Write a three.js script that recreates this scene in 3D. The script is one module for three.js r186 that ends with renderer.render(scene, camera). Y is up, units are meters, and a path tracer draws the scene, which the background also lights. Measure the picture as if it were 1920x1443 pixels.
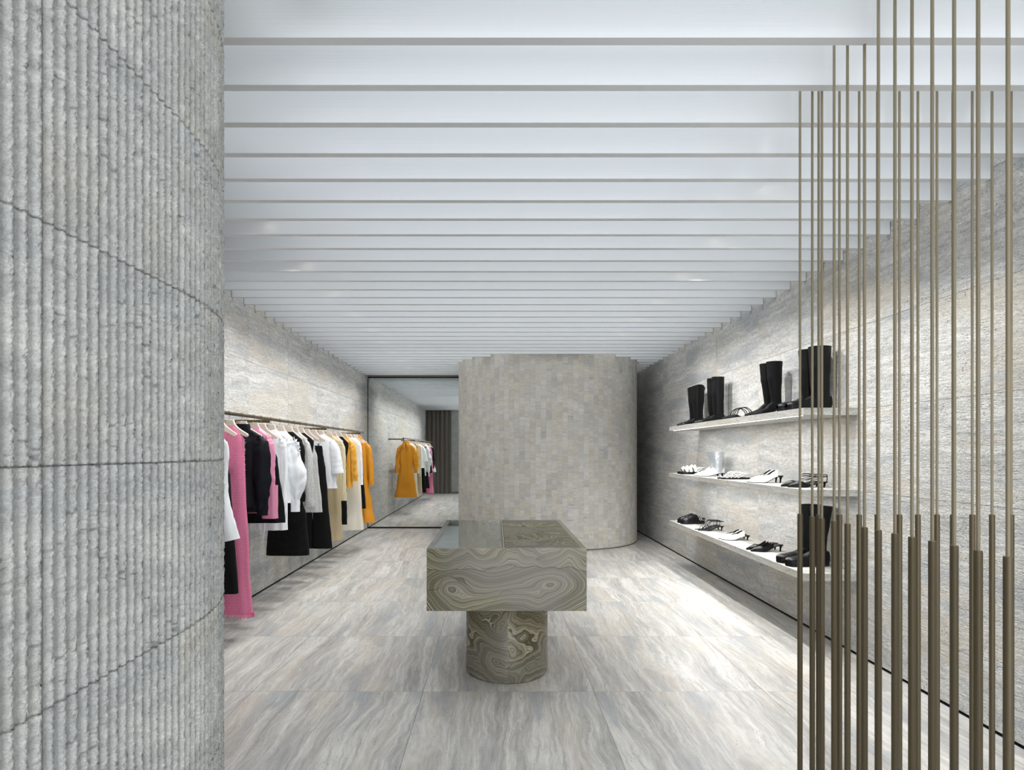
import * as THREE from 'three';
import { mergeGeometries, mergeVertices } from 'three/addons/utils/BufferGeometryUtils.js';
import { RoundedBoxGeometry } from 'three/addons/geometries/RoundedBoxGeometry.js';
import { RectAreaLightUniformsLib } from 'three/addons/lights/RectAreaLightUniformsLib.js';

// ---------------------------------------------------------------- camera, exposure, large lights
const scene = new THREE.Scene();
const FOCAL = 1075, EYE = 1.4;                                   // pixels of the 1920 x 1443 frame, metres
const camera = new THREE.PerspectiveCamera(2 * Math.atan(721.5 / FOCAL) * 180 / Math.PI, 1920 / 1443, 0.05, 60);
camera.position.set(0, EYE, 0);
camera.lookAt(0, EYE, -10);
camera.setViewOffset(1920, 1443, 30, -124.5, 1920, 1443);        // shift lens: verticals stay upright
camera.focus = 4.5; camera.userData.fStop = 9;
camera.updateProjectionMatrix();
const renderer = new THREE.WebGLRenderer({ antialias: true });
renderer.toneMapping = THREE.LinearToneMapping;
renderer.toneMappingExposure = 0.93;
renderer.shadowMap.enabled = true;
RectAreaLightUniformsLib.init();
scene.background = new THREE.Color(0xcfd9e2);
const LIGHT = { panel: .88, spotLeft: 4.5, spotRight: 5.6, shelf: 92, window: 7.2 };
const COOL = new THREE.Color(0.96, 0.985, 0.997), WHITE = new THREE.Color(1.0, 0.985, 0.965);
function areaLight(w, h, pos, look, intensity, color) {
  const l = new THREE.RectAreaLight(color, intensity, w, h);
  l.position.set(...pos); l.lookAt(...look); scene.add(l); return l;
}
// daylight that comes in through the shop window behind the camera
areaLight(2.7, 2.4, [0.95, 1.35, 2.62], [0.95, 1.35, -5], LIGHT.window, new THREE.Color(0.97, 0.985, 1.0));

// ---------------------------------------------------------------- room measures (Z is depth in front of the camera)
const XL = -2.34, XR = 2.48, ZBACK = 10.45, ZFRONT = -2.6, SLAT_Y = 2.763, TOP = 3.30;
const RAIL_X = -1.99, RAIL_Y = 1.684;

// ---------------------------------------------------------------- helpers
function rng(seed) { let s = seed >>> 0; return () => { s = (s + 0x6D2B79F5) >>> 0; let t = Math.imul(s ^ (s >>> 15), 1 | s); t = (t + Math.imul(t ^ (t >>> 7), 61 | t)) ^ t; return ((t ^ (t >>> 14)) >>> 0) / 4294967296; }; }
const PERM = new Uint8Array(512);
{ const r = rng(7), p = [...Array(256).keys()]; for (let i = 255; i > 0; i--) { const j = Math.floor(r() * (i + 1)); [p[i], p[j]] = [p[j], p[i]]; } for (let i = 0; i < 512; i++) PERM[i] = p[i & 255]; }
const GX = [1, -1, 0, 0, .7071, -.7071, .7071, -.7071], GY = [0, 0, 1, -1, .7071, .7071, -.7071, -.7071];
function n2(x, y) {
  const xi = Math.floor(x), yi = Math.floor(y), fx = x - xi, fy = y - yi;
  const X = xi & 255, Y = yi & 255, X1 = (X + 1) & 255, Y1 = (Y + 1) & 255;
  const a = PERM[PERM[X] + Y] & 7, b = PERM[PERM[X1] + Y] & 7, c = PERM[PERM[X] + Y1] & 7, d = PERM[PERM[X1] + Y1] & 7;
  const u = fx * fx * fx * (fx * (fx * 6 - 15) + 10), v = fy * fy * fy * (fy * (fy * 6 - 15) + 10);
  const p = GX[a] * fx + GY[a] * fy, q = GX[b] * (fx - 1) + GY[b] * fy, r = GX[c] * fx + GY[c] * (fy - 1), s = GX[d] * (fx - 1) + GY[d] * (fy - 1);
  const m = p + u * (q - p), n = r + u * (s - r);
  return 1.5 * (m + v * (n - m));
}
const fbm = (x, y, o = 4) => { let s = 0, a = .5; for (let i = 0; i < o; i++) { s += a * n2(x, y); x = x * 2.03 + 17.1; y = y * 2.03 + 9.7; a *= .5; } return s; };
const clamp = (x, a = 0, b = 1) => x < a ? a : x > b ? b : x;
const smooth = (a, b, x) => { const t = clamp((x - a) / (b - a)); return t * t * (3 - 2 * t); };
const lerp = (a, b, t) => a + (b - a) * t;
const mix3 = (o, c, t) => { o[0] += (c[0] - o[0]) * t; o[1] += (c[1] - o[1]) * t; o[2] += (c[2] - o[2]) * t; };
function texture(w, h, fn, srgb = true) {
  const d = new Uint8Array(w * h * 4), o = [0, 0, 0];
  for (let j = 0, k = 0; j < h; j++) for (let i = 0; i < w; i++, k += 4) { fn((i + .5) / w, (j + .5) / h, o); d[k] = clamp(o[0], 0, 255); d[k + 1] = clamp(o[1], 0, 255); d[k + 2] = clamp(o[2], 0, 255); d[k + 3] = 255; }
  const t = new THREE.DataTexture(d, w, h, THREE.RGBAFormat);
  t.wrapS = t.wrapT = THREE.RepeatWrapping; t.magFilter = THREE.LinearFilter; t.minFilter = THREE.LinearMipmapLinearFilter; t.generateMipmaps = true;
  if (srgb) t.colorSpace = THREE.SRGBColorSpace;
  t.needsUpdate = true; return t;
}
const repeated = (t, x, y) => { const c = t.clone(); c.repeat.set(x, y); c.needsUpdate = true; return c; };
const names = new Map();
function numbered(name) { const n = names.get(name) ?? 0; names.set(name, n + 1); return n ? `${name}_${String(n).padStart(3, '0')}` : name; }
function part(name, geometry, material, parent, label) {
  const m = new THREE.Mesh(geometry, material); m.name = name; m.castShadow = m.receiveShadow = true;
  if (label) m.userData.label = label;
  parent.add(m); return m;
}
function thing(name, label, category, pos = [0, 0, 0], group, kind) {
  const o = new THREE.Group(); o.name = numbered(name); o.position.set(...pos); scene.add(o);
  o.userData = { label, category }; if (group) o.userData.group = group; if (kind) o.userData.kind = kind;
  return o;
}
const M = (p) => new THREE.MeshStandardMaterial(p);
const PM = (p) => new THREE.MeshPhysicalMaterial(p);
// a box whose uv are metres / scale on each face, shifted by (u0, v0); along = the axis that runs with the stone's layers
function stoneBox(w, h, d, u0 = 0, v0 = 0, scale = 2, flipU = false, flipV = false, layersAlongV = false) {
  const g = new THREE.BoxGeometry(w, h, d), p = g.attributes.position, n = g.attributes.normal, uv = g.attributes.uv;
  for (let i = 0; i < p.count; i++) {
    const x = p.getX(i), y = p.getY(i), z = p.getZ(i), ax = Math.abs(n.getX(i)), ay = Math.abs(n.getY(i));
    let a, b;
    if (ax > .5) { a = z + d / 2; b = y + h / 2; } else if (ay > .5) { a = x + w / 2; b = z + d / 2; } else { a = x + w / 2; b = y + h / 2; }
    if (flipU) a = 1.04 - a; if (flipV) b = 1.04 - b;
    uv.setXY(i, u0 + a / scale, v0 + b / scale);
  }
  return g;
}
const at = (X, Y, Z) => [X, Y, -Z];

// ---------------------------------------------------------------- stone
function travertine(size, metres, seed, opt = {}) {
  const { layersAlongV = false, light = [213, 210, 204], dark = [156, 154, 151], blue = [141, 150, 160], beige = [198, 186, 168], white = [224, 223, 219], contrast = 1, pits = 1, patches = 0, rough = 0, tint = 1 } = opt;
  const ox = seed * 37.3, oy = seed * 19.7;
  return texture(layersAlongV ? size : 1024, layersAlongV ? 1024 : size, (u, v, o) => {
    const a = (layersAlongV ? v : u) * metres + ox, c = (layersAlongV ? u : v) * metres + oy;
    const wc = c + .05 * n2(a * 1.1, c * 1.7) + .022 * n2(a * 3.7 + 5, c * 5) + .006 * n2(a * 15, c * 19);
    const l1 = n2(a * .45, wc * 4), l2 = n2(a * 1.0 + 9, wc * 13), l3 = n2(a * 2.6, wc * 41 + 3), l4 = n2(a * 8, wc * 118), blot = n2(a * 2.7, c * 3.1);
    const fine = n2(a * 55, c * 130), grain = n2(a * 260, c * 290);
    let t = .56 + contrast * (.16 * l1 + .21 * l2 + .25 * l3 + .20 * l4 + .08 * blot) + .06 * fine + .05 * grain + (rough ? rough * (.9 * n2(a * 75, c * 95) + .8 * n2(a * 22, c * 34) + .6 * n2(a * 150, c * 170)) : 0);
    t = clamp(t, -.1, 1.15);
    o[0] = lerp(dark[0], light[0], t); o[1] = lerp(dark[1], light[1], t); o[2] = lerp(dark[2], light[2], t);
    const mb = smooth(.05, .65, n2(a * .9 + 31, wc * 5.5 + 7) + .45 * n2(a * 3.2, wc * 16));
    mix3(o, blue, tint * .55 * mb * (.6 + .4 * l3));
    const me = smooth(.05, .6, n2(a * .7 + 71, wc * 4.2 + 57) + .3 * n2(a * 4, wc * 14));
    mix3(o, beige, tint * .38 * me);
    if (patches) {
      const mp = smooth(.34, .5, n2(a * 1.0 + 11, c * 4.1 + 5) + .3 * n2(a * 5, c * 11)) * patches;
      const ring = .5 + .8 * n2(a * 18, wc * 60);
      mix3(o, white, mp * (.12 + .38 * ring));
    }
    const wv = n2(a * .8 + 3, wc * 7 + 21);
    const vein = smooth(.03, 0, Math.abs(wv + .12 * l4)) * smooth(0, .35, n2(a * 3.5, c * 9 + 40));
    mix3(o, [118, 115, 114], .36 * vein);
    const wv2 = n2(a * 1.4 + 63, wc * 10 + 2);
    mix3(o, white, .5 * smooth(.05, 0, Math.abs(wv2 + .1 * l4)) * smooth(0, .35, n2(a * 1.5 + 8, c * 5)));
    if (pits) {
      const pit = n2(a * 60 + 4, wc * 130) + .5 * n2(a * 7, c * 11) - .1;
      mix3(o, [92, 90, 88], pits * .75 * smooth(.62, .8, pit));
    }
  });
}
const floorMaps = [travertine(1536, 2, 1, { layersAlongV: true, contrast: 1.5, rough: .09, tint: 1.15, pits: .4, beige: [200, 190, 176], patches: .9 }), travertine(1536, 2, 2, { layersAlongV: true, contrast: 1.35, rough: .09, tint: 1.15, pits: .4, beige: [200, 190, 176], patches: .7 })];
const wallMaps = [travertine(1536, 2, 3, { contrast: 1.05, rough: .3, pits: .8, light: [220, 219, 215], dark: [164, 164, 162] }), travertine(1536, 2, 4, { contrast: .95, rough: .3, pits: .8, light: [220, 219, 215], dark: [164, 164, 162] })];
const ribMap = travertine(1536, 2, 6, { contrast: .85, rough: .1, tint: .55, pits: .6, light: [208, 209, 206], dark: [156, 158, 157] });
const stripMap = travertine(1024, 2, 8, { contrast: .6, rough: .10, tint: .6, pits: .45, light: [230, 228, 222], dark: [180, 178, 174] });
const ribBump = texture(512, 512, (u, v, o) => { const b = 128 + 95 * fbm(u * 22, v * 22, 4) + 40 * n2(u * 120, v * 120); o[0] = o[1] = o[2] = b; }, false);
// chiselled relief for the walls: streaks along the layers, fine comb lines and small holes
const wallBump = texture(1024, 1024, (u, v, o) => {
  const s = fbm(u * 5, v * 26, 4) * .55 + fbm(u * 26 + 3, v * 52, 3) * .6 + n2(u * 120, v * 190) * .22;
  const h = smooth(.55, .8, n2(u * 34 + 7, v * 70) + .4 * n2(u * 6, v * 7));
  const b = 128 + 120 * s - 90 * h; o[0] = o[1] = o[2] = b;
}, false);
const stripBump = texture(512, 512, (u, v, o) => { const b = 128 + 70 * n2(u * 150, v * 6) + 50 * fbm(u * 30, v * 30, 3) - 80 * smooth(.6, .8, n2(u * 40, v * 60)); o[0] = o[1] = o[2] = b; }, false);
const floorMats = floorMaps.map(map => PM({ map, roughness: .36, specularIntensity: .8 }));
const wallMats = wallMaps.map(map => M({ map, roughness: .82, bumpMap: repeated(wallBump, 4, 4), bumpScale: .011 }));
const shelfMat = M({ map: wallMaps[1], roughness: .55, color: 0xe9e8e5 });
const ribMat = M({ map: ribMap, roughness: .85, bumpMap: repeated(ribBump, 14, 14), bumpScale: .007 });
const stripMats = [0xffffff, 0xfaf9f6, 0xf2f1ef, 0xfcf9f1].map((c, i) => M({ map: stripMap, color: c, roughness: .8, bumpMap: repeated(stripBump, 6, 6), bumpScale: .0012 }));
const coreMat = M({ color: 0x2c2b29, roughness: .95 });
const white = M({ color: 0xe4e6e8, roughness: .7 });

// ---------------------------------------------------------------- floor
const floor = thing('floor', 'grey travertine floor of large square slabs with fine joints', 'floor', [0, 0, 0], null, 'structure');
part('screed', new THREE.BoxGeometry(XR - XL + .6, .1, ZBACK - ZFRONT + .6), M({ color: 0x6d6a66, roughness: .95 }), floor).position.set((XL + XR) / 2, -.0625, -(ZBACK + ZFRONT) / 2);
{
  const r = rng(11);
  for (let row = -6; row < 8; row++) for (let col = -2; col < 3; col++) {
    let x0 = -.425 + col * .995, x1 = x0 + .995, z0 = 3.345 + row, z1 = z0 + 1;
    x0 = Math.max(x0, XL); x1 = Math.min(x1, XR); z0 = Math.max(z0, ZFRONT); z1 = Math.min(z1, ZBACK);
    if (x1 - x0 < .02 || z1 - z0 < .02) continue;
    const g = stoneBox(x1 - x0 - .0016, .012, z1 - z0 - .0016, r() * .48, r() * .48, 2, r() < .5, r() < .5);
    part('slab', g, floorMats[Math.floor(r() * 2)], floor).position.set((x0 + x1) / 2, -.006, -(z0 + z1) / 2);
  }
}

// ---------------------------------------------------------------- side walls, of travertine panels
function sideWall(name, label, X, dir, z0, z1) {
  const w = thing(name, label, 'wall', [0, 0, 0], null, 'structure'), r = rng(name.length * 5 + 3), T = .03;
  part('core', new THREE.BoxGeometry(.2, TOP + .1, z1 - z0), coreMat, w).position.set(X - dir * (T + .1), TOP / 2 - .05 + .05, -(z0 + z1) / 2);
  for (let row = 0; row < 6; row++) for (let k = -9; k < 6; k++) {
    const a = Math.max(z0, 6.45 + k * 1.03), b = Math.min(z1, 6.45 + (k + 1) * 1.03);
    if (b - a < .02) continue;
    const y0 = row ? row * .5633 : .016, y1 = Math.min((row + 1) * .5633, TOP);
    const g = stoneBox(T, y1 - y0 - .002, b - a - .002, r() * .46, r() * .7, 2, r() < .5, false);
    part('panel', g, wallMats[Math.floor(r() * 2)], w).position.set(X - dir * (T / 2 - (r() - .5) * .0014), (y0 + y1) / 2, -(a + b) / 2);
  }
  return w;
}
sideWall('wall_left', 'long left wall of rough grey travertine panels behind the clothes rail', XL, 1, 1.9, ZBACK);
sideWall('wall_right', 'long right wall of rough grey travertine panels behind the shoe shelves', XR, -1, ZFRONT, ZBACK);

// back wall, shop front behind the camera, ceiling slab
const backWall = thing('wall_back', 'plain back wall behind the mirror and the stone drum', 'wall', [0, 0, 0], null, 'structure');
part('wall_face', new THREE.BoxGeometry(XR - XL + .5, TOP + .1, .15), M({ color: 0x8a8782, roughness: .9 }), backWall).position.set((XL + XR) / 2, TOP / 2, -(ZBACK + .10));
const frontWall = thing('wall_front', 'shop front wall behind the camera with a large window', 'wall', [0, 0, 0], null, 'structure');
part('pier', new THREE.BoxGeometry(1.9, TOP + .1, .15), white, frontWall).position.set(-1.39, TOP / 2, -(ZFRONT - .075));
part('pier', new THREE.BoxGeometry(.28, TOP + .1, .15), white, frontWall).position.set(XR - .04, TOP / 2, -(ZFRONT - .075));
part('lintel', new THREE.BoxGeometry(2.8, .75, .15), white, frontWall).position.set(.95, 2.975, -(ZFRONT - .075));
const shopWindow = thing('window_1', 'large clear shop window behind the camera', 'window', [0, 0, 0], null, 'structure');
part('pane', new THREE.BoxGeometry(2.72, 2.56, .012), PM({ color: 0xffffff, transmission: 1, roughness: .02, thickness: 0 }), shopWindow).position.set(.95, 1.3, -(ZFRONT - .10));
for (const x of [-.40, .95, 2.30]) part('mullion', new THREE.BoxGeometry(.04, 2.6, .06), M({ color: 0x4a4436, metalness: .8, roughness: .4 }), shopWindow).position.set(x, 1.3, -(ZFRONT - .10));
const outerWall = thing('wall_stockroom', 'plain wall closing the passage behind the curtain', 'wall', [0, 0, 0], null, 'structure');
part('wall_face', new THREE.BoxGeometry(.15, TOP + .1, 1.9 - ZFRONT), white, outerWall).position.set(XL - .075, TOP / 2, -(1.9 + ZFRONT) / 2);

// ---------------------------------------------------------------- stone drum: plan = two arcs of radius R joined by a short flat front
const DR = 1.2, DZ = 9.29, DXL = .6, DXR = 1.046;
function drumGap(Z) {                                             // x range that the drum takes up at depth Z
  if (Math.abs(Z - DZ) >= DR) return null;
  const h = Math.sqrt(DR * DR - (Z - DZ) ** 2); return [DXL - h, DXR + h];
}
// ---------------------------------------------------------------- ceiling: slab and white slats
const ceiling = thing('ceiling', 'ceiling of white cross slats hung below a white slab', 'ceiling', [0, 0, 0], null, 'structure');
part('slab', new THREE.BoxGeometry(XR - XL + .5, .12, ZBACK - ZFRONT + .5), white, ceiling).position.set((XL + XR) / 2, TOP + .06, -(ZBACK + ZFRONT) / 2);
const slatMat = PM({ color: 0xd3d6d9, roughness: .34, clearcoat: .25, clearcoatRoughness: .25, bumpMap: repeated(texture(256, 256, (u, v, o) => { o[0] = o[1] = o[2] = 128 + 60 * n2(u * 4, v * 70) + 25 * n2(u * 30, v * 120); }, false), 1, 1), bumpScale: .0004 });
const SLAT_H = .17, SLAT_T = .037, PITCH = .24456, SLAT0 = 1.908;
const slatZ = []; for (let k = -18; k < 35; k++) slatZ.push(SLAT0 + k * PITCH);
for (const Z of slatZ) {
  if (Z < ZFRONT + .1 || Z > ZBACK - .03) continue;
  const runs = []; const left = Z < 1.86 ? -.62 : XL + .004;
  const g0 = drumGap(Z - .019), g1 = drumGap(Z + .019);
  if (g0 || g1) { const lo = Math.min(g0?.[0] ?? 9, g1?.[0] ?? 9), hi = Math.max(g0?.[1] ?? -9, g1?.[1] ?? -9); runs.push([left, lo - .02]); if (XR - hi > .03) runs.push([hi + .02, XR - .004]); }
  else runs.push([left, XR - .004]);
  for (const [a, b] of runs) part('slat', new RoundedBoxGeometry(b - a, SLAT_H, SLAT_T, 1, .0015), slatMat, ceiling).position.set((a + b) / 2, SLAT_Y + SLAT_H / 2, -Z);
}
// light panels above the slats
const panelMat = M({ color: 0xffffff, emissive: 0xeef6ff, emissiveIntensity: .5, roughness: .8 });
[[-1.3, 1.2, .97, 2.85], [1.2, 4.2, .42, 4.0], [4.2, 7.2, .07, 4.7], [7.2, 10.2, .07, 4.7]].forEach(([z0, z1, x, w], i) => {
  const len = z1 - z0 - .12, zc = (z0 + z1) / 2;
  const t = thing('ceiling_light_panel', ['flat white light panel above the slats nearest the shop window', 'flat white light panel above the slats beside the ribbed wall', 'flat white light panel above the slats over the display table', 'flat white light panel above the slats by the stone drum'][i], 'light panel', at(x, TOP - .03, zc), 'light panels above the ceiling slats');
  part('housing', new THREE.BoxGeometry(w + .06, .03, len + .06), white, t).position.y = .014;
  part('diffuser', new THREE.BoxGeometry(w, .01, len), panelMat, t).position.y = -.006;
  areaLight(w, len, at(x, TOP - .05, zc), at(x, 0, zc), LIGHT.panel, COOL);
});
// downlights between the slats
const spotBody = M({ color: 0xdedede, roughness: .4 }), spotLens = M({ color: 0xffffff, emissive: 0xfff4e2, emissiveIntensity: 4 });
function downlight(X, k, aim, intensity, label) {
  const Z = SLAT0 + (k + .5) * PITCH, Y = SLAT_Y + Math.max(.065, .207 * 1.3626 / Math.max(Z, 1.9) + .012);
  const t = thing('downlight', label, 'downlight', at(X, Y, Z), 'downlights between the ceiling slats');
  const tube_ = part('housing', new THREE.CylinderGeometry(.04, .04, TOP - Y, 20), spotBody, t); tube_.position.y = (TOP - Y) / 2;
  part('lens', new THREE.CylinderGeometry(.033, .033, .006, 20), spotLens, tube_).position.y = -(TOP - Y) / 2 - .004;
  const s = new THREE.SpotLight(WHITE, intensity, 0, (Z < 1.8 ? 54 : Z < 3.2 ? 42 : Z < 3.9 ? 48 : 54) * Math.PI / 180, .65, 2);
  s.position.set(X, Y - .014, -Z); s.target.position.set(aim[0], aim[1], -Z); s.castShadow = true; s.shadow.radius = .7;
  scene.add(s, s.target);
}
const ORD = ['first', 'second', 'third', 'fourth', 'fifth', 'sixth', 'seventh', 'eighth', 'ninth', 'tenth', 'eleventh', 'twelfth', 'thirteenth', 'fourteenth', 'fifteenth', 'sixteenth'];
[6, 9, 12, 15, 18, 21, 24, 27, 30].forEach((k, i) => downlight(-1.45, k, [XL, .8], LIGHT.spotLeft, `${ORD[i]} downlight from the camera in the row above the clothes rail`));
[-4, -2, 4, 7, 10, 13, 16, 19].forEach((k, i) => downlight(1.5, k, [XR, .9], LIGHT.spotRight, `${ORD[i]} downlight from the camera in the row before the shoe shelves`));

// ---------------------------------------------------------------- the drum's strips
{
  const t = thing('stone_drum', 'tall rounded drum clad in narrow upright strips of grey travertine', 'column', [0, 0, 0], null, 'structure');
  const sh = new THREE.Shape(); const ri = DR - .022;
  sh.absarc(DXR, -DZ, ri, -Math.PI / 2, Math.PI / 2, false); sh.absarc(DXL, -DZ, ri, Math.PI / 2, Math.PI * 1.5, false); sh.closePath();
  const core = new THREE.ExtrudeGeometry(sh, { depth: TOP - .01, bevelEnabled: false, curveSegments: 40 }); core.rotateX(Math.PI / 2); core.scale(1, -1, 1);
  // shape y was -Z: after the turn its z must be -Z again
  const cp = core.attributes.position; for (let i = 0; i < cp.count; i++) cp.setY(i, Math.abs(cp.getY(i)));
  core.computeVertexNormals();
  part('core', core, M({ color: 0x9a9893, roughness: .95 }), t);
  const W = .0765, back = .62, L = DR * (Math.PI / 2 + back), flat = DXR - DXL, total = 2 * L + flat, n = Math.round(total / W), r = rng(21), pieces = [];
  for (let i = 0; i < n; i++) {
    const s = (i + .5) * total / n; let x, Z, nx, nz;
    if (s < L) { const phi = Math.PI / 2 + (L - s) / DR; nx = Math.cos(phi); nz = -Math.sin(phi); x = DXL + DR * nx; Z = DZ + DR * nz; }
    else if (s < L + flat) { x = DXL + s - L; Z = DZ - DR; nx = 0; nz = -1; }
    else { const phi = Math.PI / 2 - (s - L - flat) / DR; nx = Math.cos(phi); nz = -Math.sin(phi); x = DXR + DR * nx; Z = DZ + DR * nz; }
    let y = .018 + (r() < .5 ? 0 : -.1);
    while (y < TOP - .03) {
      const h = .09 + r() * r() * .26, y0 = Math.max(y, .018), y1 = Math.min(y + h, TOP - .02); y += h;
      if (y1 - y0 < .01) continue;
      const facing = -(nx * x + nz * Z) / Math.hypot(x, Z);
      pieces.push({ x, Z, nx, nz, y: (y0 + y1) / 2, h: y1 - y0, size: (y1 - y0) * facing * (y0 < 2.76 ? 1 : .01) * (x < 1.05 && y1 < .85 && x > -.4 ? .2 : 1), w: total / n });
    }
  }
  pieces.sort((a, b) => b.size - a.size);
  const rest = [[], [], [], []];
  pieces.forEach((p, i) => {
    const proud = r() * .0022, g = stoneBox(p.w - .0006, p.h - .0006, .022, r() * .9, r() * .8, 2), k = Math.floor(r() * 4), ry = Math.atan2(p.nx, -p.nz);
    const m = new THREE.Matrix4().makeRotationY(ry); m.setPosition(p.x - p.nx * (.011 - proud), p.y, -(p.Z - p.nz * (.011 - proud)));
    if (i < 300) { const q = part('strip', g, stripMats[k], t); q.applyMatrix4(m); } else { g.applyMatrix4(m); rest[k].push(g); }
  });
  rest.forEach((list, k) => { const q = part('strip_cladding', mergeGeometries(list), stripMats[k], t); q.userData.kind = 'stuff'; });
}

// ---------------------------------------------------------------- ribbed wall beside the camera, its end rounded
{
  const t = thing('wall_ribbed', 'near wall of deeply ribbed grey travertine with a rounded end', 'wall', [0, 0, 0], null, 'structure');
  const RX = -.6, RR = .77, ZS = 1.105, W = .11, H = .33, PITCHR = .022, CX = RX - RR, inner = .013;
  const sh = new THREE.Shape(); sh.moveTo(-1.48, -ZFRONT - .05 > 0 ? 2.5 : 0); // plan in (x, -Z)
  const deep = inner + .011; sh.lineTo(-1.48, -(ZS + RR - deep)); sh.lineTo(CX, -(ZS + RR - deep)); sh.absarc(CX, -ZS, RR - deep, -Math.PI / 2, 0, false); sh.lineTo(RX - deep, 2.5); sh.closePath();
  const core = new THREE.ExtrudeGeometry(sh, { depth: TOP - .01, bevelEnabled: false, curveSegments: 24 }); core.rotateX(Math.PI / 2);
  const cp = core.attributes.position; for (let i = 0; i < cp.count; i++) cp.setY(i, Math.abs(cp.getY(i)));
  core.computeVertexNormals();
  part('core', core, M({ color: 0x7d7c78, roughness: .95 }), t);
  function ribGeometry(seed, nx, ny) {
    const g = new THREE.PlaneGeometry(W, H, nx, ny), p = g.attributes.position, uv = g.attributes.uv, r = rng(seed), u0 = r() * .9, v0 = r() * .8, s = seed * 13.7;
    for (let j = 0; j <= ny; j++) for (let i = 0; i <= nx; i++) {
      const q = j * (nx + 1) + i, edge = i === 0 || i === nx || j === 0 || j === ny;
      let x = -W / 2 + W * clamp((i - 1) / (nx - 2)), y = H / 2 - H * clamp((j - 1) / (ny - 2));
      x *= 1 - .0004 / W; y *= 1 - .0006 / H;
      const wob = .0007 * n2(y * 30 + s, Math.floor((x + W / 2) / PITCHR) * 7.7) + .0006 * n2(y * 120, s + x * 90);
      const ph = ((x + W / 2 + wob) / PITCHR + 20) % 1, d = Math.abs(ph - .5) / .215;
      const ridge = d < 1 ? Math.sqrt(1 - d ** 3.4) : 0;
      const rough = .0008 * n2(x * 95 + s, y * 60) + .0021 * n2(x * 240, y * 200 + s) + .0018 * n2(x * 470, y * 340);
      let z = ridge * (.0058 + rough * 1.0 - .0015 * smooth(.35, .6, n2(x * 60 + 3, y * 75 + s))) + (1 - ridge) * .0004 * n2(x * 150, y * 90);
      const hole = smooth(.74, .86, n2(x * 45 + s * 2, y * 110 + 5)); z -= hole * .004;
      if (edge) z = -.013;
      p.setXYZ(q, x, y, z); uv.setXY(q, u0 + (x + W / 2) / 2, v0 + (y + H / 2) / 2);
    }
    g.computeVertexNormals(); return g;
  }
  const fine = [...Array(8).keys()].map(i => ribGeometry(i + 1, 54, 92)), medium = [...Array(8).keys()].map(i => ribGeometry(i + 21, 40, 54));
  const r = rng(5);
  for (let row = 0; row < 10; row++) {
    const y = .06 + row * H + H / 2 - .33; if (y - H / 2 < -.4) continue;
    const y0 = .0600 - .33 + row * H; if (y0 < -.2) continue;
    for (let c = 0; c < 10; c++) { const m = part('stone_piece', (c < 7 && row > 1 && row < 8 ? fine : medium)[Math.floor(r() * 8)], ribMat, t); m.position.set(RX - inner + .0, y0 + H / 2, -(ZS - (c + .5) * W)); m.rotation.y = Math.PI / 2; }
    for (let c = 0; c < 11; c++) { const al = (c + .5) / 11 * Math.PI / 2, R = RR - inner; const m = part('stone_piece', medium[Math.floor(r() * 8)], ribMat, t); m.position.set(CX + R * Math.cos(al), y0 + H / 2, -(ZS + R * Math.sin(al))); m.rotation.y = Math.atan2(Math.cos(al), -Math.sin(al)); }
    { const m = part('stone_piece', medium[Math.floor(r() * 8)], ribMat, t); m.position.set(CX - W / 2, y0 + H / 2, -(ZS + RR - inner)); m.rotation.y = Math.PI; }
  }
}
// ---------------------------------------------------------------- mirror at the end of the room
const bronze = M({ color: 0x6b5f48, metalness: .85, roughness: .42 }), blackMetal = M({ color: 0x1b1a18, metalness: .5, roughness: .5 });
{
  const t = thing('wall_mirror', 'full height wall mirror at the far end beside the stone drum', 'mirror', at(0, 0, ZBACK));
  const x0 = XL + .012, x1 = .12, y1 = 2.735;
  part('mirror_glass', new THREE.BoxGeometry(x1 - x0, y1 - .028, .006), M({ color: 0xeef2f1, metalness: 1, roughness: .015 }), t).position.set((x0 + x1) / 2, (y1 + .028) / 2, .005);
  part('bottom_trim', new THREE.BoxGeometry(x1 - x0, .026, .012), blackMetal, t).position.set((x0 + x1) / 2, .014, .006);
  part('top_trim', new THREE.BoxGeometry(x1 - x0, .024, .012), blackMetal, t).position.set((x0 + x1) / 2, y1 + .012, .006);
  part('edge_trim', new THREE.BoxGeometry(.012, y1, .014), blackMetal, t).position.set(XL + .007, y1 / 2, .007);
}
// ---------------------------------------------------------------- curtain beside the ribbed wall (seen in the mirror)
{
  const t = thing('curtain', 'floor length dark taupe curtain hanging in soft upright folds', 'curtain', at(-1.905, 0, 1.86));
  const nx = 150, g = new THREE.PlaneGeometry(.84, 2.74, nx, 10), p = g.attributes.position;
  for (let i = 0; i < p.count; i++) { const x = p.getX(i), y = p.getY(i) + 1.375; const s = x * 44 + 1.6 * n2(x * 9, 3); p.setXYZ(i, x + .006 * Math.cos(s * 1.0), y, (.022 + .012 * n2(x * 7, 8)) * Math.sin(s) + .008 * n2(x * 30, y * 2)); }
  const b = g.clone(), bp = b.attributes.position; for (let i = 0; i < bp.count; i++) bp.setZ(i, bp.getZ(i) + .004);
  g.computeVertexNormals(); b.computeVertexNormals();
  part('cloth', mergeGeometries([g, b]), PM({ color: 0x6a645d, roughness: .9, sheen: .3, sheenRoughness: .6 }), t);
  part('track', new THREE.BoxGeometry(.85, .02, .03), blackMetal, t).position.set(0, 2.752, 0);
}
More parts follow.
